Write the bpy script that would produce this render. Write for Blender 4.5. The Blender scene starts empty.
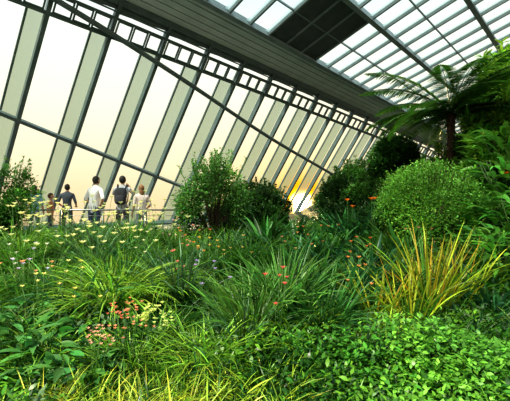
import bpy, math, numpy as np
from mathutils import Vector
rng=np.random.default_rng(7)
U=rng.uniform
sc=bpy.context.scene
sc.view_settings.view_transform='Standard'
try: sc.view_settings.look='Medium High Contrast'
except Exception as ex: print('look',ex)
COL=sc.collection

# ---------------------------------------------------------------- materials
def new_mat(name):
    m=bpy.data.materials.new(name); m.use_nodes=True
    nt=m.node_tree
    for n in list(nt.nodes): nt.nodes.remove(n)
    return m,nt,nt.nodes.new('ShaderNodeOutputMaterial')
def mat_leaf():
    m,nt,o=new_mat('foliage')
    a=nt.nodes.new('ShaderNodeAttribute'); a.attribute_name='Col'
    no=nt.nodes.new('ShaderNodeTexNoise'); no.inputs['Scale'].default_value=35
    mr=nt.nodes.new('ShaderNodeMapRange'); mr.inputs['To Min'].default_value=.75; mr.inputs['To Max'].default_value=1.25
    nt.links.new(no.outputs['Fac'],mr.inputs['Value'])
    vm=nt.nodes.new('ShaderNodeVectorMath'); vm.operation='SCALE'
    nt.links.new(a.outputs['Color'],vm.inputs[0]); nt.links.new(mr.outputs[0],vm.inputs['Scale'])
    p=nt.nodes.new('ShaderNodeBsdfPrincipled'); p.inputs['Roughness'].default_value=.36
    p.inputs['Specular IOR Level'].default_value=.4
    t=nt.nodes.new('ShaderNodeBsdfTranslucent')
    mx=nt.nodes.new('ShaderNodeMixShader'); mx.inputs[0].default_value=.40
    nt.links.new(vm.outputs[0],p.inputs['Base Color']); nt.links.new(vm.outputs[0],t.inputs['Color'])
    nt.links.new(p.outputs[0],mx.inputs[1]); nt.links.new(t.outputs[0],mx.inputs[2])
    nt.links.new(mx.outputs[0],o.inputs[0]); return m
def mat_attr(name,rough=.8,scale=60):
    m,nt,o=new_mat(name)
    a=nt.nodes.new('ShaderNodeAttribute'); a.attribute_name='Col'
    no=nt.nodes.new('ShaderNodeTexNoise'); no.inputs['Scale'].default_value=scale
    mr=nt.nodes.new('ShaderNodeMapRange'); mr.inputs['To Min'].default_value=.85; mr.inputs['To Max'].default_value=1.15
    nt.links.new(no.outputs['Fac'],mr.inputs['Value'])
    vm=nt.nodes.new('ShaderNodeVectorMath'); vm.operation='SCALE'
    nt.links.new(a.outputs['Color'],vm.inputs[0]); nt.links.new(mr.outputs[0],vm.inputs['Scale'])
    p=nt.nodes.new('ShaderNodeBsdfPrincipled'); p.inputs['Roughness'].default_value=rough
    nt.links.new(vm.outputs[0],p.inputs['Base Color']); nt.links.new(p.outputs[0],o.inputs[0]); return m
def mat_noise(name,c1,c2,scale,rough=.6,metal=0,bump=0):
    m,nt,o=new_mat(name)
    tc=nt.nodes.new('ShaderNodeTexCoord')
    no=nt.nodes.new('ShaderNodeTexNoise'); no.inputs['Scale'].default_value=scale; no.inputs['Detail'].default_value=6
    nt.links.new(tc.outputs['Object'],no.inputs['Vector'])
    r=nt.nodes.new('ShaderNodeValToRGB')
    r.color_ramp.elements[0].position=.3; r.color_ramp.elements[1].position=.7
    r.color_ramp.elements[0].color=(*c1,1); r.color_ramp.elements[1].color=(*c2,1)
    nt.links.new(no.outputs['Fac'],r.inputs[0])
    p=nt.nodes.new('ShaderNodeBsdfPrincipled'); p.inputs['Roughness'].default_value=rough; p.inputs['Metallic'].default_value=metal
    nt.links.new(r.outputs[0],p.inputs['Base Color'])
    if bump:
        b=nt.nodes.new('ShaderNodeBump'); b.inputs['Strength'].default_value=bump
        nt.links.new(no.outputs['Fac'],b.inputs['Height']); nt.links.new(b.outputs[0],p.inputs['Normal'])
    nt.links.new(p.outputs[0],o.inputs[0]); return m
def mat_glass(name,tint,refl):
    m,nt,o=new_mat(name)
    t=nt.nodes.new('ShaderNodeBsdfTransparent'); t.inputs[0].default_value=(*tint,1)
    g=nt.nodes.new('ShaderNodeBsdfGlossy'); g.inputs['Roughness'].default_value=.03
    mx=nt.nodes.new('ShaderNodeMixShader'); mx.inputs[0].default_value=refl
    nt.links.new(t.outputs[0],mx.inputs[1]); nt.links.new(g.outputs[0],mx.inputs[2]); nt.links.new(mx.outputs[0],o.inputs[0]); return m
def mat_frost(name,c,trans):
    m,nt,o=new_mat(name)
    no=nt.nodes.new('ShaderNodeTexNoise'); no.inputs['Scale'].default_value=1.2
    r=nt.nodes.new('ShaderNodeValToRGB')
    r.color_ramp.elements[0].color=(*[k*.8 for k in c],1); r.color_ramp.elements[1].color=(*[min(1,k*1.2) for k in c],1)
    nt.links.new(no.outputs['Fac'],r.inputs[0])
    d=nt.nodes.new('ShaderNodeBsdfDiffuse'); tl=nt.nodes.new('ShaderNodeBsdfTranslucent'); tp=nt.nodes.new('ShaderNodeBsdfTransparent')
    nt.links.new(r.outputs[0],d.inputs[0]); nt.links.new(r.outputs[0],tl.inputs[0])
    a=nt.nodes.new('ShaderNodeMixShader'); a.inputs[0].default_value=.5
    nt.links.new(d.outputs[0],a.inputs[1]); nt.links.new(tl.outputs[0],a.inputs[2])
    b=nt.nodes.new('ShaderNodeMixShader'); b.inputs[0].default_value=trans
    nt.links.new(a.outputs[0],b.inputs[1]); nt.links.new(tp.outputs[0],b.inputs[2]); nt.links.new(b.outputs[0],o.inputs[0]); return m
LEAF=mat_leaf(); ATTR=mat_attr('cloth_and_skin'); BARK=mat_attr('bark',.9,25)
STEEL=mat_noise('painted_steel',(.055,.09,.095),(.09,.13,.14),3,.45,.1)
RSTEEL=mat_noise('roof_steel',(.13,.18,.20),(.20,.26,.28),3,.5,0)
SOFF=mat_noise('soffit_panel',(.42,.50,.52),(.52,.60,.62),1.5,.5)
DARKP=mat_noise('dark_panel',(.04,.06,.065),(.07,.09,.10),2,.6)
DECK=mat_noise('stone_paving',(.22,.21,.19),(.33,.31,.28),5,.7)
SOIL=mat_noise('soil',(.012,.02,.006),(.03,.04,.015),6,.95,0,.5)
GLASS=mat_glass('window_glass',(.98,1,.98),.02)
RGLASS=mat_glass('roof_glass',(.94,.99,1),.03)
FROST=mat_frost('frosted_fin',(.17,.26,.28),.22)
FROSTR=mat_frost('fritted_roof_strip',(.42,.55,.60),.3)
RAILM=mat_noise('brushed_rail',(.18,.18,.18),(.3,.3,.3),20,.35,.8)

# ---------------------------------------------------------------- geometry accumulator
class Geo:
    def __init__(s): s.V=[];s.F=[];s.C=[];s.M=[];s.n=0
    def add(s,v,f,c,m=0):
        v=np.asarray(v,float).reshape(-1,3); f=np.asarray(f,int).reshape(-1,4)
        c=np.asarray(c,float)
        if c.ndim==1: c=np.tile(c,(len(v),1))
        s.V.append(v); s.F.append(f+s.n); s.C.append(c); s.M.append(np.full(len(f),m)); s.n+=len(v)
    def merge(s,o,m=0): s.add(np.concatenate(o.V),np.concatenate(o.F),np.concatenate(o.C),m)
    def obj(s,name,mats,loc=(0,0,0),flat=False,parent=None,mesh_only=False):
        V=np.concatenate(s.V);F=np.concatenate(s.F);C=np.concatenate(s.C);M=np.concatenate(s.M)
        me=bpy.data.meshes.new(name)
        me.vertices.add(len(V)); me.vertices.foreach_set('co',V.ravel())
        me.loops.add(F.size); me.loops.foreach_set('vertex_index',F.ravel())
        me.polygons.add(len(F)); me.polygons.foreach_set('loop_start',np.arange(0,F.size,4))
        for m in mats: me.materials.append(m)
        me.polygons.foreach_set('material_index',M)
        me.update(calc_edges=True)
        at=me.attributes.new('Col','FLOAT_COLOR','POINT')
        at.data.foreach_set('color',np.hstack([C,np.ones((len(C),1))]).ravel())
        if flat: me.shade_flat()
        if mesh_only: return me
        return put(name,me,loc,parent=parent)
def put(name,me,loc=(0,0,0),rz=0,sc_=1,parent=None):
    o=bpy.data.objects.new(name,me); COL.objects.link(o); o.location=loc; o.rotation_euler=(0,0,rz)
    o.scale=(sc_,)*3 if np.isscalar(sc_) else sc_
    if parent: o.parent=parent
    return o
def empty(name,loc=(0,0,0)):
    o=bpy.data.objects.new(name,None); COL.objects.link(o); o.location=loc; return o
def box(g,p0,p1,wdir,wd,ddir,dd,col=(.5,.5,.5),m=0):
    p0=np.array(p0,float);p1=np.array(p1,float)
    a=np.array(wdir,float);a=a/np.linalg.norm(a)*wd/2; b=np.array(ddir,float);b=b/np.linalg.norm(b)*dd/2
    v=[p+x*a+y*b for p in(p0,p1) for x,y in((-1,-1),(1,-1),(1,1),(-1,1))]
    g.add(v,[[0,1,2,3],[7,6,5,4],[0,4,5,1],[1,5,6,2],[2,6,7,3],[3,7,4,0]],col,m)
def tube(g,pts,rad,col,n=7,m=0):
    pts=np.array(pts,float); K=len(pts); rad=np.broadcast_to(rad,(K,))
    tg=np.gradient(pts,axis=0); tg/=np.linalg.norm(tg,axis=1)[:,None]+1e-9
    ref=np.array([0,0,1.]) if abs(tg[0][2])<.9 else np.array([1.,0,0])
    A=np.cross(tg,ref);A/=np.linalg.norm(A,axis=1)[:,None]+1e-9;B=np.cross(tg,A)
    th=np.linspace(0,2*np.pi,n,endpoint=False)
    v=pts[:,None]+rad[:,None,None]*(A[:,None]*np.cos(th)[None,:,None]+B[:,None]*np.sin(th)[None,:,None])
    v=v.reshape(-1,3)
    v=np.vstack([np.repeat(pts[:1],n,0),v,np.repeat(pts[-1:],n,0)])
    f=[[k*n+i,k*n+(i+1)%n,(k+1)*n+(i+1)%n,(k+1)*n+i] for k in range(K+1) for i in range(n)]
    g.add(v,f,col,m)
def ball(g,c,r,col,fn=None,m=0,nu=16,nv=10):
    u=np.linspace(0,2*np.pi,nu,endpoint=False);w=np.linspace(-np.pi/2,np.pi/2,nv+1)
    P=np.array([[math.cos(b)*math.cos(a),math.cos(b)*math.sin(a),math.sin(b)] for b in w for a in u])
    if fn: P=fn(P)
    f=[[k*nu+i,k*nu+(i+1)%nu,(k+1)*nu+(i+1)%nu,(k+1)*nu+i] for k in range(nv) for i in range(nu)]
    g.add(P*np.array(r)+np.array(c),f,col,m)
def blades(g,pos,az,el0,el1,L,W,K,prof,col,roll=None,fold=.2,power=1.2,C=3,m=0):
    pos=np.asarray(pos,float).reshape(-1,3);N=len(pos)
    az,el0,el1,L,W=[np.broadcast_to(np.asarray(x,float),(N,)) for x in(az,el0,el1,L,W)]
    t=np.linspace(0,1,K+1)
    el=el0[:,None]+(el1-el0)[:,None]*t[None]**power
    ca,sa=np.cos(az)[:,None],np.sin(az)[:,None]
    d=np.stack([np.cos(el)*ca,np.cos(el)*sa,np.sin(el)],-1)
    st=(d[:,1:]+d[:,:-1])/2*(L/K)[:,None,None]
    P=pos[:,None]+np.concatenate([np.zeros((N,1,3)),np.cumsum(st,1)],1)
    side=np.stack([-sa+0*el,ca+0*el,0*el],-1); nr=np.cross(d,side)
    if roll is None: roll=rng.normal(0,.35,N)
    r=np.broadcast_to(roll,(N,))[:,None,None]
    s2=side*np.cos(r)+nr*np.sin(r); n2=nr*np.cos(r)-side*np.sin(r)
    if prof=='strap': w=np.minimum(1,.55+2*t)*(1-t**4)+.02
    elif prof=='leaf': w=np.sin(np.pi*np.clip(t,0,1)**.8)+.05
    elif prof=='lance': w=np.abs(np.sin(np.pi*np.clip(t,0,1)**.6))**.8+.03
    hw=(W/2)[:,None,None]*w[None,:,None]
    if C==3: v=np.stack([P-s2*hw,P-n2*hw*fold*2,P+s2*hw],2)
    else: v=np.stack([P-s2*hw,P+s2*hw],2)
    v=v.reshape(N,-1,3); per=(K+1)*C
    f=np.array([[k*C+c,k*C+c+1,(k+1)*C+c+1,(k+1)*C+c] for k in range(K) for c in range(C-1)])
    F=(f[None]+(np.arange(N)*per)[:,None,None]).reshape(-1,4)
    col=np.asarray(col,float)
    if col.ndim==1: col=np.tile(col,(N,1))
    g.add(v.reshape(-1,3),F,np.repeat(col,per,0),m)
def vary(c,N,a=.36,hue=.16):
    c=np.array(c)[None]*np.exp(rng.normal(0,a,(N,1)))
    c=c*np.exp(rng.normal(0,hue,(N,3))*np.array([1,.4,.8])); return np.clip(c,0,.95)

# ---------------------------------------------------------------- camera
cam=bpy.data.cameras.new('camera'); cam.lens=24.7; cam.sensor_width=36; cam.clip_end=500
co=bpy.data.objects.new('camera',cam); COL.objects.link(co); co.location=(0,0,0); co.rotation_euler=(math.radians(90),0,0)
sc.camera=co

# ---------------------------------------------------------------- sky
SUN=Vector((.133,1,-.010)).normalized()
w=bpy.data.worlds.new('evening_sky'); sc.world=w; w.use_nodes=True; nt=w.node_tree
for n in list(nt.nodes): nt.nodes.remove(n)
tc=nt.nodes.new('ShaderNodeTexCoord'); nz=nt.nodes.new('ShaderNodeVectorMath'); nz.operation='NORMALIZE'
nt.links.new(tc.outputs['Generated'],nz.inputs[0])
sp=nt.nodes.new('ShaderNodeSeparateXYZ'); nt.links.new(nz.outputs[0],sp.inputs[0])
mr=nt.nodes.new('ShaderNodeMapRange'); mr.inputs['From Min'].default_value=-1; nt.links.new(sp.outputs['Z'],mr.inputs['Value'])
rp=nt.nodes.new('ShaderNodeValToRGB'); nt.links.new(mr.outputs[0],rp.inputs[0])
e=rp.color_ramp.elements; e[0].position=0; e[0].color=(.16,.18,.14,1); e[1].position=1; e[1].color=(.50,.76,.92,1)
for p,c in((.44,(.25,.24,.2)),(.475,(.80,.60,.34)),(.51,(.87,.69,.42)),(.56,(.91,.81,.57)),(.63,(.93,.90,.73)),(.70,(.91,.93,.84)),(.77,(.70,.87,.92))):
    x=e.new(p); x.color=(*c,1)
dt=nt.nodes.new('ShaderNodeVectorMath'); dt.operation='DOT_PRODUCT'; dt.inputs[1].default_value=SUN
nt.links.new(nz.outputs[0],dt.inputs[0])
def mth(op,a,b):
    n=nt.nodes.new('ShaderNodeMath'); n.operation=op
    for i,x in enumerate((a,b)):
        if isinstance(x,(int,float)): n.inputs[i].default_value=x
        else: nt.links.new(x,n.inputs[i])
    return n.outputs[0]
dc=mth('MAXIMUM',dt.outputs['Value'],0)
def glow(power,c):
    p=mth('POWER',dc,power); v=nt.nodes.new('ShaderNodeVectorMath'); v.operation='SCALE'; v.inputs[0].default_value=c
    nt.links.new(p,v.inputs['Scale']); return v.outputs[0]
def vadd(a,b):
    v=nt.nodes.new('ShaderNodeVectorMath'); nt.links.new(a,v.inputs[0]); nt.links.new(b,v.inputs[1]); return v.outputs[0]
s=vadd(rp.outputs[0],glow(6000,(120,90,34))); s=vadd(s,glow(500,(.9,-.32,-.75))); s=vadd(s,glow(40,(.10,-.03,-.18)))
mxz=nt.nodes.new('ShaderNodeVectorMath'); mxz.operation='MAXIMUM'; nt.links.new(s,mxz.inputs[0]); mxz.inputs[1].default_value=(0,0,.01)
bg=nt.nodes.new('ShaderNodeBackground'); nt.links.new(mxz.outputs[0],bg.inputs[0]); bg.inputs[1].default_value=1.10
wo=nt.nodes.new('ShaderNodeOutputWorld'); nt.links.new(bg.outputs[0],wo.inputs[0])
def sun(name,direction,energy,col,ang):
    l=bpy.data.lights.new(name,'SUN'); l.energy=energy; l.color=col; l.angle=math.radians(ang)
    o=bpy.data.objects.new(name,l); COL.objects.link(o); o.rotation_euler=Vector(direction).to_track_quat('-Z','Y').to_euler(); o.location=(0,0,12)
sun('setting_sun',(-.131,-1,-.18),9.0,(1,.72,.30),1.5)
sun('high_fill_sun',(.5,.55,-1),6.6,(1,.95,.74),4)  # added fill lamp from above and behind the camera, brightens the plants' near side

# ---------------------------------------------------------------- facade
H=np.array([.740,.672,0.]);Uv=np.array([.44,-.28,.85]);O=np.array([-6.6,14.,0.])
NI=np.cross(H,Uv);NI/=np.linalg.norm(NI)      # inward normal
def P(s,t,off=0): return O+s*H+t*Uv+NI*off
def head(s): return 7.40-.063*(s+1.27)
wall=empty('wall_left')
TB=-1.42
S=[-1.25+1.8*k for k in range(-5,17)]
FD=-.42*H-NI*.28
g=Geo()
for s in S:
    box(g,P(s,TB),P(s,head(s)),H,.12,NI,.24)
    b0=P(s,TB,-.2)+FD; b1=P(s,head(s)-1.05,-.2)+FD
    box(g,b0,b1,H,.06,NI,.08)
g.obj('mullions',[STEEL],flat=True,parent=wall)
g=Geo()
s0,s1=S[0],S[-1]
for off,th in((0.0,.22),(-.50,.08),(-1.10,.11)):
    box(g,P(s0,head(s0)+off),P(s1,head(s1)+off),Uv,th,NI,.2)
def tr(s): return 3.17-.325*(s+3.5)
box(g,P(s0,tr(s0),.05),P(10,tr(10),.05),Uv,.11,NI,.22)
box(g,P(s0,TB+.1),P(s1,TB+.1),Uv,.25,NI,.25)
for i,s in enumerate(S[:-1]):
    box(g,P(s+.9,head(s+.9)-.30),P(s+.9,head(s+.9)-.02),H,1.7,NI,.06)
g.obj('transoms',[STEEL],flat=True,parent=wall)
# small opening vent windows under the roof edge
g=Geo()
for s in S[:-1]:
    for k in range(3):
        a=s+.12+k*.54; b=a+.46; 
        for u in (a,b): box(g,P(u,head(u)-.54,.10),P(u,head(u)-1.04,.10),H,.045,NI,.06)
        for o_ in (-.56,-1.02): box(g,P(a,head(a)+o_,.10),P(b,head(b)+o_,.10),Uv,.045,NI,.06)
    box(g,P(s+.06,head(s)-.30,.05),P(s+1.74,head(s+1.8)-.30,.05),Uv,.05,NI,.3)
g.obj('vent_windows',[STEEL],flat=True,parent=wall)
g=Geo()
ks=np.array([(-7,7.7),(-2.82,6.85),(1.18,5.75),(7.3,3.9),(15.8,1.78),(24,.1)])
ss=np.linspace(-7,24,60); tt=np.interp(ss,ks[:,0],ks[:,1]); tt=np.convolve(np.pad(tt,4,mode='reflect',reflect_type='odd'),np.ones(9)/9,'valid')
tube(g,[P(a,b,.28) for a,b in zip(ss,tt)],.085,(.5,.5,.5),10)
g.obj('curved_brace_pipe',[STEEL],parent=wall)
g=Geo()
for s in S:
    b0=P(s,TB,-.2);b1=P(s,head(s)-1.05,-.2)
    g.add([b0,b0+FD,b1+FD,b1],[[0,1,2,3]],(.5,.5,.5))
g.obj('frosted_fins',[FROST],flat=True,parent=wall)
g=Geo()
for a,b in zip(S[:-1],S[1:]):
    g.add([P(a,TB),P(b,TB),P(b,head(b)),P(a,head(a))],[[0,1,2,3]],(.5,.5,.5))
g.obj('window_glazing',[GLASS],flat=True,parent=wall)

# ---------------------------------------------------------------- roof
ceil=empty('ceiling')
Wd=np.array([.672,-.74,.277]); Wn=Wd/np.linalg.norm(Wd)
Hd=(P(20,head(20))-P(0,head(0)));Hd/=np.linalg.norm(Hd)
RN=np.cross(Hd,Wn);RN/=np.linalg.norm(RN)
if RN[2]<0: RN=-RN
def R(s,q,off=0): 
    return P(s,head(s))+Wd*q+RN*off
SA,SB=-9,30
g=Geo()
nsl=6
for i in range(nsl):
    q=-.15+(i+.5)*1.6/nsl
    box(g,R(SA,q,.05),R(SB,q,.05),Wn,1.6/nsl*.90,RN,.06)
box(g,R(SA,.66,.15),R(SB,.66,.15),Wn,1.64,RN,.08,m=1)
g.obj('soffit',[SOFF,DARKP],flat=True,parent=ceil)
g=Geo()
for q in (1.52,4.3,7.0,9.7,12.4,15.1):
    box(g,R(SA,q),R(SB,q),Wn,.18,RN,.28)
s=SA
TS=list(np.arange(SA,SB,1.0))
for s in TS:
    box(g,R(s,1.52),R(s,15.1),Hd,.08,RN,.15)
for q in (2.9,5.65,8.35,11.05): box(g,R(SA,q),R(SB,q),Wn,.05,RN,.08)
g.obj('roof_beams',[RSTEEL],flat=True,parent=ceil)
g=Geo(); g2=Geo(); g3=Geo()
rows=[(1.52,4.3),(4.3,7),(7,9.7),(9.7,12.4),(12.4,15.1)]
for i,s in enumerate(TS[:-1]):
    for j,(a,b) in enumerate(rows):
        if j==0 and 4.4<s+.5<6.6:
            box(g3,R(s+.5,a),R(s+.5,b),Hd,1.0,RN,.06)
            continue
        g.add([R(s,a,.1),R(s+1,a,.1),R(s+1,b,.1),R(s,b,.1)],[[0,1,2,3]],(.5,.5,.5))
        g2.add([R(s+.8,a,.04),R(s+1,a,.04),R(s+1,b,.04),R(s+.8,b,.04)],[[0,1,2,3]],(.5,.5,.5))
g.obj('roof_glazing',[RGLASS],flat=True,parent=ceil)
g2.obj('fritted_strips',[FROSTR],flat=True,parent=ceil)
g3.obj('roof_vent_panel',[DARKP],flat=True,parent=ceil)

# ---------------------------------------------------------------- terrain and deck
def sstep(a,b,x): 
    t=np.clip((x-a)/(b-a),0,1); return t*t*(3-2*t)
def terr(X,Y):
    X=np.asarray(X,float);Y=np.asarray(Y,float)
    z=-2.2+.14*np.minimum(Y,8.)+.12*sstep(4.5,7,Y)
    z=z+np.minimum(1.5,.3*np.maximum(0,X-1.8))*sstep(4,8,Y)*(1-.5*sstep(10,16,Y)*sstep(4,2,X))
    z=z+.04*np.sin(X*2.1+1)*np.cos(Y*1.7)
    z=z-.37*sstep(-.2,-.6,X)*sstep(8.0,8.3,Y)
    return z
def ybase(X): return 14.4+.908*(X+7.2)
g=Geo(); nx,ny=90,90
V=[]
for X in np.linspace(-9,20,nx):
    y1=ybase(X)-.2
    for k in range(ny):
        Y=.4+(y1-.4)*(k/(ny-1))**1.3
        V.append((X,Y,float(terr(X,Y))))
F=[[a*ny+b,(a+1)*ny+b,(a+1)*ny+b+1,a*ny+b+1] for a in range(nx-1) for b in range(ny-1)]
g.add(V,F,(.5,.5,.5)); g.obj('garden_soil',[SOIL])
DZ=-1.15
g=Geo()
a=(-9,8.35);b=(-.4,8.35);c=(-.4,ybase(-.4)-.15);d=(-9,ybase(-9)-.15)
v=[(*p,z) for z in(DZ-.12,DZ) for p in(a,b,c,d)]
g.add(v,[[3,2,1,0],[4,5,6,7],[0,1,5,4],[1,2,6,5],[2,3,7,6],[3,0,4,7]],(.5,.5,.5))
g.obj('floor',[DECK],flat=True)
# railing
g=Geo()
tube(g,[(-8.8,8.5,DZ+.92),(-.6,8.5,DZ+.92)],.02,(.5,.5,.5),10)
for X in np.arange(-8.8,-.5,1.02):
    box(g,(X,8.5,DZ),(X,8.5,DZ+.90),(1,0,0),.03,(0,1,0),.05)
for zz in (.2,.4,.6,.78): tube(g,[(-8.8,8.5,DZ+zz),(-.6,8.5,DZ+zz)],.006,(.5,.5,.5),6)
g.obj('terrace_railing',[RAILM])

# ---------------------------------------------------------------- people
def skin_mesh(verts,edges):
    me=bpy.data.meshes.new('tmp'); me.from_pydata([v[0] for v in verts],edges,[])
    o=bpy.data.objects.new('tmp',me); COL.objects.link(o)
    o.modifiers.new('s','SKIN'); 
    for i,v in enumerate(verts):
        r=v[1]; me.skin_vertices[0].data[i].radius=(r,r) if np.isscalar(r) else r
        me.skin_vertices[0].data[i].use_root=(i==0)
    ss=o.modifiers.new('b','SUBSURF'); ss.levels=2; ss.render_levels=2
    dg=bpy.context.evaluated_depsgraph_get(); dg.update()
    m2=bpy.data.meshes.new_from_object(o.evaluated_get(dg))
    V=np.array([v.co[:] for v in m2.vertices]); F=[list(p.vertices) for p in m2.polygons]
    F=[f if len(f)==4 else f+[f[-1]] for f in F if len(f) in(3,4)]
    bpy.data.objects.remove(o); bpy.data.meshes.remove(m2); return V,F
def person(name,loc,h,rz,shirt,trous,hair,armR,armL,long_hair=False,pack=None,lean=0.0,sleeve='short',skinc=(.50,.28,.18)):
    g=Geo(); L=lean
    vs=[((0,0,.93),.135),((0,L*.3,1.10),.125),((0,L*.7,1.27),.145),((0,L,1.41),.12),((0,L*1.1+.01,1.50),.055),((0,L*1.2+.02,1.56),.05)]
    es=[(0,1,shirt),(1,2,shirt),(2,3,shirt),(3,4,shirt),(4,5,skinc)]
    hands=[]
    for sg,arm in((1,armR),(-1,armL)):
        i=len(vs); sh=(sg*.175,L,1.40)
        vs+=[(sh,.062),(tuple(arm[0]),.043),(tuple(arm[1]),.027),(tuple(arm[2]),.032)]
        fc=skinc if sleeve=='short' else shirt
        es+=[(3,i,shirt),(i,i+1,shirt),(i+1,i+2,fc),(i+2,i+3,skinc)]
        hands.append((np.array(arm[1]),np.array(arm[2]),sg))
    for sg in(1,-1):
        i=len(vs)
        vs+=[((sg*.095,0,.84),.088),((sg*.105,.015,.49),.058),((sg*.11,-.01,.10),.04),((sg*.125,.13,.045),.036)]
        es+=[(0,i,trous),(i,i+1,trous),(i+1,i+2,trous),(i+2,i+3,(.03,.03,.03))]
    V,F=skin_mesh(vs,[(a,b) for a,b,_ in es])
    best=np.full(len(V),1e9); C=np.zeros((len(V),3))
    for a,b,c in es:
        A=np.array(vs[a][0]);B=np.array(vs[b][0]);t=np.clip(((V-A)@(B-A))/((B-A)@(B-A)),0,1)
        ra=vs[a][1]+(vs[b][1]-vs[a][1])*t
        dd=np.linalg.norm(V-(A+t[:,None]*(B-A)),axis=1)-ra; k=dd<best; best[k]=dd[k]; C[k]=c
    g.add(V,F,C)
    for wr,pm,sg in hands:
        d=pm-wr; d/=np.linalg.norm(d); sd=np.cross(d,(0,0,1.)) if abs(d[2])<.8 else np.array([0,1.,0]); sd/=np.linalg.norm(sd); nn=np.cross(d,sd)
        for k,ln in enumerate((.070,.080,.074,.058)):
            p0=pm+sd*(k-1.5)*.019+d*.012; pts=[p0]; dd=d.copy()
            for j in range(3):
                dd=dd+nn*.28*(j+.5); dd/=np.linalg.norm(dd); pts.append(pts[-1]+dd*ln*(.42,.33,.25)[j])
            tube(g,pts,[.0095,.009,.008,.0065],skinc,7)
        p0=pm-sd*.022-d*.02; tube(g,[p0,p0-sd*.025+d*.02+nn*.01,p0-sd*.033+d*.05+nn*.02],[.012,.010,.007],skinc,7)
    hy=L*1.25+.025; hc=np.array([0,hy,1.635])
    def hf(Pn):
        Q=Pn.copy(); lo=np.clip(-Q[:,2],0,1); Q[:,0]*=1-.32*lo; Q[:,1]=Q[:,1]*(1-.15*lo)+.12*lo; return Q
    ball(g,hc,(.076,.096,.118),skinc,hf,nu=20,nv=14)
    ball(g,hc+(0,.098,-.012),(.013,.02,.024),skinc)
    for sg in(1,-1):
        ball(g,hc+(sg*.077,-.005,-.005),(.012,.02,.032),skinc)
        ball(g,hc+(sg*.030,.084,.004),(.014,.009,.009),(.8,.8,.8)); ball(g,hc+(sg*.030,.091,.004),(.006,.005,.006),(.03,.02,.02))
        ball(g,hc+(sg*.030,.088,.026),(.018,.008,.004),hair)
    ball(g,hc+(0,.088,-.055),(.024,.012,.008),(.4,.12,.1))
    def hrf(Pn):
        Q=Pn.copy(); k=(Q[:,1]>.25)&(Q[:,2]<.35); Q[k]*=.8; return Q
    ball(g,hc+(0,-.012,.022),(.085,.104,.108),hair,hrf,nu=20,nv=14)
    if long_hair:
        ball(g,hc+(0,-.055,-.11),(.082,.05,.17),hair); 
    if pack:
        def pf(Pn):
            return np.sign(Pn)*np.abs(Pn)**.55
        ball(g,(0,L-.20,1.22),(.15,.09,.22),pack,pf,nu=24,nv=14)
        ball(g,(0,L-.29,1.14),(.11,.04,.10),pack,pf,nu=20,nv=10)
        for sg in(1,-1): tube(g,[(sg*.10,L-.14,1.40),(sg*.11,L-.02,1.525),(sg*.115,L+.11,1.45),(sg*.12,L+.13,1.25),(sg*.13,L,1.08),(sg*.13,L-.15,1.05)],.018,pack)
    o=g.obj(name,[ATTR],loc=loc); o.scale=(h/1.755,)*3; o.rotation_euler=(0,0,rz)
down_R=[(.23,-.02,1.13),(.25,.06,.89),(.25,.09,.82)]; down_L=[(-.23,-.02,1.13),(-.25,.06,.89),(-.25,.09,.82)]
rest_R=[(.27,-.03,1.14),(.22,.20,1.03),(.20,.27,1.02)]; rest_L=[(-.27,-.03,1.14),(-.22,.20,1.03),(-.20,.27,1.02)]
up_R=[(.27,.17,1.27),(.12,.32,1.46),(.08,.34,1.53)]; up_L=[(-.27,.17,1.27),(-.12,.32,1.46),(-.08,.34,1.53)]
hip_R=[(.36,-.08,1.17),(.19,.04,1.02),(.15,.09,1.0)]
blk=(.02,.018,.015)
person('visitor_in_blue_shirt',(-6.50,10.3,DZ),1.60,math.radians(20),(.25,.42,.62),(.05,.07,.12),(.09,.05,.03),down_R,down_L,long_hair=True)
person('child_in_orange_shirt',(-5.85,10.0,DZ),1.36,math.radians(-60),(.50,.20,.10),(.05,.05,.09),(.10,.05,.025),down_R,down_L)
person('visitor_in_dark_shirt',(-5.85,10.9,DZ),1.66,math.radians(10),(.07,.09,.12),(.05,.05,.06),blk,rest_R,rest_L)
person('man_in_white_shirt',(-4.28,9.3,DZ),1.80,math.radians(-18),(.80,.80,.80),(.05,.07,.13),blk,hip_R,rest_L,lean=.05)
person('man_with_backpack',(-3.60,9.5,DZ),1.82,math.radians(8),(.45,.48,.52),(.05,.05,.06),blk,up_R,up_L,pack=(.03,.032,.04))
person('woman_in_pale_top',(-3.08,9.5,DZ),1.58,math.radians(35),(.75,.62,.58),(.12,.13,.2),(.22,.11,.05),rest_R,down_L,long_hair=True)

# ---------------------------------------------------------------- plants
def grass_geo(n,L,W,col,spread=.12,el=(1.0,1.5),droop=(-.6,.7),K=6,prof='strap',tip=None):
    g=Geo(); a=U(0,2*np.pi,n); r=spread*np.sqrt(U(0,1,n))
    pos=np.stack([r*np.cos(a),r*np.sin(a),np.full(n,-.03)],1)
    az=a+rng.normal(0,.5,n); e0=U(*el,n)
    blades(g,pos,az,e0,U(*droop,n),L*U(.6,1.1,n),W*U(.7,1.2,n),K,prof,vary(col,n),fold=.25)
    return g
def add_flowers(g,n,h,hr,col,size,spread,stem=(.08,.2,.04),petals=5,heads=1):
    a=U(0,2*np.pi,n);r=spread*U(0.2,1,n)
    for i in range(n):
        top=np.array([r[i]*math.cos(a[i])*1.3,r[i]*math.sin(a[i])*1.3,h*U(1-hr,1+hr)])
        tube(g,[(top[0]*.3,top[1]*.3,0),(top[0]*.6,top[1]*.6,top[2]*.55),top],[.004,.0035,.003],stem,4)
        for k in range(heads):
            c=top+(rng.normal(0,.035,3) if heads>1 else 0)
            az=np.arange(petals)*2*np.pi/petals+U(0,6)
            blades(g,np.tile(c,(petals,1)),az,1.1,.1,size,size*.5,3,'leaf',vary(col,petals,.12,.05),roll=0)
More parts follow.
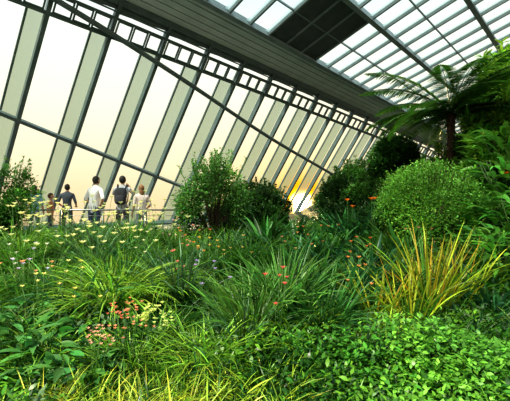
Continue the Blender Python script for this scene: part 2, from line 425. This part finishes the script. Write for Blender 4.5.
def shrub_geo(rx,ry,rz,n,L,W,col,lumps=22,prof='leaf',K=3,lump_r=.36,trunk=True,el=(-.5,1.2),shoots=0,sh_len=.5):
    g=Geo()
    a=U(0,2*np.pi,lumps); zz=U(-.55,1,lumps); rr=np.sqrt(1-zz**2)
    cen=np.stack([rr*np.cos(a)*rx,rr*np.sin(a)*ry,zz*rz],1)*.70
    k=rng.integers(0,lumps,n); d=rng.normal(0,1,(n,3)); d/=np.linalg.norm(d,axis=1)[:,None]
    R_=lump_r*np.array([rx,ry,rz]); tone=np.exp(rng.normal(0,.3,lumps))
    pos=cen[k]+d*R_*(U(.25,1,n)**.5)[:,None]*U(.8,1.12,n)[:,None]
    az=np.arctan2(d[:,1],d[:,0])+rng.normal(0,.8,n)
    e0=np.clip(np.arcsin(d[:,2])*.6+rng.normal(.25,.45,n),el[0],el[1]+.2)
    blades(g,pos,az,e0,e0-U(.2,.8,n),L*U(.7,1.2,n),W*U(.7,1.2,n),K,prof,vary(col,n,.3)*tone[k][:,None],C=2 if K<3 else 3)
    if trunk:
        for c in cen: tube(g,[(0,0,-rz*1.05),(c[0]*.4,c[1]*.4,-rz*.35+c[2]*.3),tuple(c)],[.03,.018,.006],(.05,.035,.02),5,1)
    for _ in range(shoots):
        b=U(0,6.28); q=U(.1,.75); p0=np.array([math.cos(b)*rx*q,math.sin(b)*ry*q,rz*(.55+.3*(1-q))])
        dd=np.array([math.cos(b)*q*.6,math.sin(b)*q*.6,1.]); dd/=np.linalg.norm(dd); ln=sh_len*U(.5,1)
        tube(g,[p0-dd*.3,p0,p0+dd*ln],[.008,.006,.003],(.08,.12,.03),5,1)
        m=26; tt=U(0,1,m); ps=p0+dd*ln*tt[:,None]; ee=U(.1,1.2,m)
        blades(g,ps,U(0,6.28,m),ee,ee-.5,L*U(.7,1.1,m),W*U(.7,1.1,m),K,prof,vary(np.array(col)*1.3,m,.2),C=3)
    return g
def fern_geo(nf,L,pin,col,trunk_h):
    g=Geo()
    tube(g,[(0,0,-trunk_h),(.04,.02,-trunk_h*.5),(0,0,0)],[.11,.085,.09],(.05,.032,.02),12,1)
    for z in np.linspace(-trunk_h,-.05,int(trunk_h*22)):
        n=9;a=U(0,6.28,n)
        blades(g,np.stack([.08*np.cos(a),.08*np.sin(a),np.full(n,z)],1),a,1.2,.3,.09,.02,2,'lance',vary((.05,.03,.018),n),C=2)
    for i in range(nf):
        az=i*2.399+U(-.15,.15); e0=U(.15,1.0); e1=e0-U(.9,1.3); LL=L*U(.8,1.1); K=34
        t=np.linspace(0,1,K+1); el=e0+(e1-e0)*t**1.1
        d=np.stack([np.cos(el)*math.cos(az),np.cos(el)*math.sin(az),np.sin(el)],1)
        Pp=np.vstack([[0,0,0],np.cumsum((d[1:]+d[:-1])/2*LL/K,0)])
        tube(g,Pp[::3],np.linspace(.014,.004,len(Pp[::3])),(.06,.10,.03),5)
        pl=pin*np.sin(np.pi*np.clip(t*.93+.05,0,1))**.7
        for sg in(1,-1):
            idx=np.arange(3,K+1); n=len(idx)
            for sub in (0,.5):
                q=Pp[idx]-d[idx]*(LL/K*sub)
                blades(g,q,az+sg*(1.15+U(-.1,.1,n)),el[idx]*.3+.05,-.5,pl[idx]*U(.9,1.05,n),.040,4,'lance',vary(col,n,.15),C=3,roll=0)
    return g

dark=(.022,.085,.012); mid=(.06,.18,.018); bright=(.15,.34,.03); lime=(.34,.50,.05); grey=(.12,.20,.10)
def place(name,g,X,Y,rz=None,s=1,dz=0,mats=None):
    z=float(terr(X,Y))
    me=g.obj(name,mats or [LEAF,BARK],mesh_only=True) if isinstance(g,Geo) else g
    return put(name,me,(X,Y,z+dz),U(0,6.28) if rz is None else rz,s)

# hero clumps
place('arching_grass_clump',grass_geo(460,1.15,.022,(.25,.43,.05),.16,(.95,1.5),(-.9,.2),8),-1.85,4.6)
place('arching_grass_clump',grass_geo(320,.95,.020,(.19,.37,.04),.14,(.95,1.5),(-.9,.2),8),-1.25,4.9)
place('arching_grass_clump',grass_geo(300,1.0,.020,(.09,.23,.04),.14,(.95,1.5),(-.8,.3),8),-2.9,5.0)
place('flax_clump',grass_geo(220,1.15,.034,(.10,.25,.05),.16,(1.0,1.5),(-.2,1.0),7),.38,4.5)
place('flax_clump',grass_geo(160,.95,.030,(.06,.18,.04),.14,(1.0,1.5),(-.3,1.0),7),.80,4.1)
place('flax_clump',grass_geo(180,1.0,.028,(.12,.27,.05),.14,(1.0,1.5),(-.3,1.0),7),-.05,4.0)
place('lilyturf_clump',grass_geo(340,1.1,.018,(.04,.14,.02),.15,(1.0,1.5),(-.5,.5),7),-.5,5.6)
place('lilyturf_clump',grass_geo(340,1.05,.018,(.07,.19,.02),.15,(1.0,1.5),(-.5,.5),7),-.1,5.9)
def flaxv(n,L,X,Y,f=.25):
    g=grass_geo(n,L,.026,(.42,.50,.04),.13,(1.1,1.52),(.2,1.3),7)
    g.merge(grass_geo(int(n*f)+2,L,.024,(.65,.46,.05),.12,(1.1,1.5),(.3,1.3),7))
    g.merge(grass_geo(n//2,L*.9,.026,(.13,.30,.04),.12,(1.1,1.5),(.0,1.3),7))
    place('variegated_flax',g,X,Y)
flaxv(60,1.35,2.25,4.5,.35); flaxv(40,1.05,1.85,4.15,.15); flaxv(40,1.1,2.75,4.7,.15); flaxv(35,.9,1.5,4.3,.1)
for X,Y,L,c in [(1.25,4.9,.95,(.06,.20,.06)),(1.75,5.4,.95,(.06,.18,.07)),(2.0,7.0,1.25,(.04,.14,.04)),(1.35,6.6,1.0,(.07,.20,.05)),(.7,6.0,1.0,(.05,.17,.05)),(.85,7.3,.85,(.04,.13,.03)),
                (2.6,6.2,1.1,(.09,.24,.05)),(.2,6.9,1.05,(.05,.15,.03)),(2.2,5.4,.95,(.13,.28,.05)),(.9,5.3,.9,(.10,.24,.06)),(1.9,7.8,1.0,(.05,.16,.04)),(2.7,7.2,1.1,(.05,.15,.04))]:
    place('broad_strap_plant',grass_geo(60,L,.09,c,.12,(.75,1.45),(-.4,.9),7),X,Y)
# bottom grasses
gm=[grass_geo(200,.56,.010,(.42,.52,.05),.12,(1.0,1.55),(-.7,.6),6).obj('feather_grass',[LEAF,BARK],mesh_only=True) for _ in range(3)]
for X,Y in [(-1.05,2.5),(-.8,2.7),(-.55,2.45),(-.3,2.65),(-.05,2.5),(-1.3,2.75),(-.45,2.95),(.1,2.8),(-1.6,2.6),(.3,2.45),(-1.9,2.4)]:
    place('feather_grass',gm[rng.integers(3)],X,Y,s=U(.9,1.15))
# broad leaf perennials bottom left
for X,Y,s in [(-1.95,3.3,1),(-1.55,3.15,.9),(-2.3,3.5,1.1),(-2.6,3.9,1),(-2.1,2.95,.8)]:
    g=Geo(); n=80; a=U(0,6.28,n); r=.28*np.sqrt(U(0,1,n))
    pos=np.stack([r*np.cos(a),r*np.sin(a),U(.08,.42,n)],1)
    blades(g,pos,a+rng.normal(0,.6,n),U(.1,.9,n),U(-.8,0,n),U(.16,.26,n),U(.05,.08,n),5,'leaf',vary((.09,.26,.06),n,.35))
    for p in pos[::3]: tube(g,[(p[0]*.2,p[1]*.2,0),tuple(p)],[.006,.004],(.08,.2,.04),4)
    place('hellebore_plant',g,X,Y,s=s)
# flowers
for X,Y,c,s in [(-1.15,3.3,(.85,.34,.18),.028),(-1.45,3.05,(.82,.42,.28),.026),(-1.35,3.6,(.8,.22,.12),.026)]:
    g=grass_geo(90,.45,.012,mid,.12); add_flowers(g,6,.62,.2,c,s,.18,heads=4); place('pink_flower_clump',g,X,Y)
g=grass_geo(60,.4,.012,bright,.1); add_flowers(g,9,.58,.1,(.72,.80,.25),.030,.18,heads=8); place('sedum_clump',g,-.98,3.5)
for X,Y in [(-3.9,6.2),(-3.4,6.6),(-2.9,6.1),(-2.5,6.6),(-2.1,6.2),(-4.4,6.8),(-1.9,7.0),(-3.2,7.3),(-4.1,7.4),(-2.0,5.6),(-1.6,5.9),(-4.9,7.4),(-2.6,7.5),(-3.3,5.6),(-2.5,5.4),(-4.0,5.9)]:
    g=grass_geo(170,.88,.018,(.11,.26,.04),.15,(1.0,1.5),(-.5,.6)); add_flowers(g,9,.92,.28,(.95,.90,.45),.072,.36,petals=6)
    place('yellow_daylily',g,X,Y)
for X,Y,c in [(-1.3,6.0,(.85,.45,.5)),(-.95,4.6,(.85,.25,.2)),(-.55,4.3,(.5,.35,.75)),(-2.9,4.4,(.65,.55,.85)),(.2,3.6,(.8,.12,.10)),(-.95,5.2,(.9,.30,.1)),(1.6,5.0,(.9,.2,.06)),(-1.1,5.6,(.9,.35,.2)),(-.7,5.0,(.9,.55,.1)),
              (.6,5.6,(.9,.4,.15)),(1.1,5.9,(.9,.3,.1)),(-.3,5.2,(.9,.6,.2)),(-2.4,3.9,(.95,.85,.3)),(-3.0,4.6,(.95,.92,.75)),(-1.6,5.3,(.95,.85,.5)),(1.2,4.2,(.9,.3,.1)),(2.5,5.4,(.9,.4,.2)),(-2.7,4.1,(.9,.4,.2)),(-1.9,3.8,(.95,.75,.2))]:
    g=grass_geo(60,.5,.012,mid,.1); add_flowers(g,6,.80,.25,c,.042,.24,heads=1); place('garden_flower',g,X,Y)
for X,Y in [(1.75,6.5),(4.6,6.3),(2.0,5.9)]:
    g=grass_geo(25,.9,.05,mid,.1)
    add_flowers(g,2,1.15,.1,(.95,.20,.02),.075,.12,petals=5); place('bird_of_paradise',g,X,Y)
# shrubs
place('laurel_shrub',shrub_geo(.88,.75,.95,8500,.085,.036,(.11,.26,.06),28,shoots=34,sh_len=.6),-.95,7.9,rz=0,dz=.88)
place('laurel_shrub',shrub_geo(.85,.7,.90,6500,.085,.034,(.06,.18,.03),22,shoots=24,sh_len=.5),-5.60,7.7,rz=0,dz=.88)
place('laurel_shrub',shrub_geo(.8,.6,.6,3500,.085,.034,(.05,.14,.03),18),-5.6,7.2,rz=1,dz=.4)
place('round_box_shrub',shrub_geo(1.0,.9,1.0,27000,.052,.022,(.17,.37,.06),46,lump_r=.36,shoots=34,sh_len=.2),3.25,6.5,rz=0,dz=.68)
bush=[shrub_geo(.9,.8,.7,4200,.10,.048,c,18,shoots=10,sh_len=.4).obj('background_shrub',[LEAF,BARK],mesh_only=True) for c in ((.022,.065,.012),(.045,.12,.02),(.08,.18,.03))]
for X,Y,dz,s,b in [(.15,9.6,.62,.95,0),(-.2,9.0,.6,.8,1),(.45,10.8,.75,.8,0),(.30,9.0,.35,.7,1),(2.4,9.9,.75,.9,0),(2.65,10.9,.7,.9,0),(3.1,10.6,.75,1.1,1),(3.9,10.2,.75,1.1,0),(4.6,11.6,.8,1.25,1),(2.9,9.0,.5,.9,1),(5.2,9.4,.6,1.1,2),
                 (3.2,12.5,.9,1.0,0),(.2,12.5,.9,1.0,0),(.75,8.5,-.2,.65,0),(2.1,8.8,.3,.7,0),(4.0,8.6,.5,1.0,2),(5.0,7.9,.5,1.1,2),(6.2,9,.9,1.2,2),(1.4,8.3,-.35,.7,0),(4.15,14,.8,1.3,1),(5.8,13,.5,1.3,1),(2.5,7.6,.3,.7,0),(-.9,12,.8,1,0),(-.3,14,.9,1.1,1)]:
    place('background_shrub',bush[b],X,Y,dz=dz,s=s)
place('broadleaf_tree',shrub_geo(.75,.7,.75,4500,.13,.055,(.05,.15,.03),20),4.0,10.2,rz=0,dz=1.45)
for X,Y,dz,s,c in [(5.6,8.1,1.1,1.0,(.08,.22,.03)),(6.2,8.6,1.85,1.1,(.18,.34,.04)),(5.2,7.4,.7,.9,(.12,.28,.03)),(6.9,9.2,2.4,1.2,(.19,.36,.04)),(5.9,7.6,1.6,.8,(.16,.32,.04))]:
    place('broadleaf_tree',shrub_geo(.85,.8,.8,4000,.21,.065,c,20,shoots=14,sh_len=.5),X,Y,rz=0,dz=dz,s=s)
for X,Y,dz,s in [(4.55,6.3,.1,1.15),(4.2,5.6,0,1.0),(3.55,5.1,0,.85),(5.0,6.9,.2,1.25),(4.9,6.0,0,1.1),(3.9,6.0,0,.85),(3.3,5.4,0,.7)]:
    g=Geo(); n=140; a=U(0,6.28,n); r=.1+.35*U(0,1,n); zz=U(.15,1.15,n)
    blades(g,np.stack([r*np.cos(a),r*np.sin(a),zz],1),a+rng.normal(0,.3,n),U(.2,1.2,n),U(-.9,.1,n),U(.3,.5,n),U(.06,.09,n),6,'lance',vary((.10,.27,.04),n,.5))
    for _ in range(8):
        b=U(0,6.28); tube(g,[(0,0,-.1),(.15*math.cos(b),.15*math.sin(b),.6),(.4*math.cos(b),.4*math.sin(b),1.15)],[.015,.012,.006],(.08,.16,.04),5)
    place('ginger_lily_plant',g,X,Y,dz=dz,s=s)
place('tree_fern',fern_geo(30,2.15,.42,(.06,.16,.02),2.3),4.7,8.4,rz=.4,dz=2.15)

# scattered clumps
lib=[('lilyturf_clump',grass_geo(190,.66,.014,(.035,.13,.02),.13)),('flax_clump',grass_geo(95,.82,.026,(.10,.20,.09),.12,(1,1.5),(-.2,1.0))),('lilyturf_clump',grass_geo(190,.62,.014,(.12,.28,.03),.13)),
     ('daylily_clump',grass_geo(130,.78,.019,(.21,.38,.04),.12)),('agapanthus_clump',grass_geo(80,.7,.034,(.05,.17,.06),.12,(.8,1.45),(-.6,.7))),
     ('daylily_clump',grass_geo(130,.72,.019,(.07,.21,.03),.12)),('feather_grass',grass_geo(170,.6,.009,(.34,.42,.08),.12))]
lib=[(n,g.obj(n,[LEAF,BARK],mesh_only=True)) for n,g in lib]
cnt=0
pts=[]
while cnt<170:
    Y=3.0*(8.3/3.0)**U(); X=U(-.80,.80)*Y+U(-.2,.2)
    if X>.1 and Y<3.5: continue
    if any((X-a)**2+(Y-b)**2<(.065*Y)**2 for a,b in pts): 
        cnt+=.05; continue
    pts.append((X,Y)); v=(.5+.5*math.sin(X*1.7+Y*.9+2)*math.cos(Y*1.3-X*.6))*len(lib)+rng.normal(0,.8)
    n,me=lib[int(v)%len(lib)]
    place(n,me,X,Y,s=U(.75,1.2)*(1.15 if Y>4.5 else .85)*(.8 if Y>7 and X>.3 else 1)); cnt+=1

# ground cover layers (one object per bed)
def cover(name,n,xr,y0,y1,h0,h1,L,W,cols,prof='leaf',K=3,seed=0,aspect=True):
    g=Geo(); Y=y0*(y1/y0)**U(0,1,n); X=U(xr[0],xr[1],n)*(Y if aspect else 1)
    hh=h0+(h1-h0)*(.5+.25*np.sin(X*3.1+seed)+.25*np.sin(Y*3.7+X*1.3+seed*2))
    z=terr(X,Y)+hh*(U(0,1,n)**.5)
    sel=(.5+.5*np.sin(X*2.3+seed)*np.cos(Y*1.9+seed)+rng.normal(0,.15,n))*len(cols)
    idx=np.clip(sel.astype(int),0,len(cols)-1); c=np.array(cols)[idx]*np.exp(rng.normal(0,.35,(n,1)))
    k=Y<ybase(X)-.5; k&=~((X<-.3)&(Y>8.1))
    X,Y,z,c=X[k],Y[k],z[k],c[k]; n=len(X)
    sz=np.clip(.6+Y*.09,.8,1.6)*U(.7,1.25,n)
    e=U(-.1,1.2,n)
    blades(g,np.stack([X,Y,z],1),U(0,6.28,n),e,e-U(.3,1,n),L*sz,W*sz,K,prof,np.clip(c,0,.9),C=2)
    return g.obj(name,[LEAF])
cover('mixed_groundcover',42000,(-.82,.85),2.2,13,.12,.45,.085,.034,[dark,mid,grey,bright,mid,dark],seed=1)
cover('grassy_groundcover',30000,(-.82,.85),2.2,9,.1,.35,.24,.012,[mid,bright,dark,lime],prof='strap',seed=2)
cover('leafy_hedge_bed',10500,(.08,.90),2.25,3.55,.20,.64,.070,.036,[(.11,.30,.04),(.18,.42,.05),(.07,.23,.03)],seed=3)
print('verts',sum(len(m.vertices) for m in bpy.data.meshes))
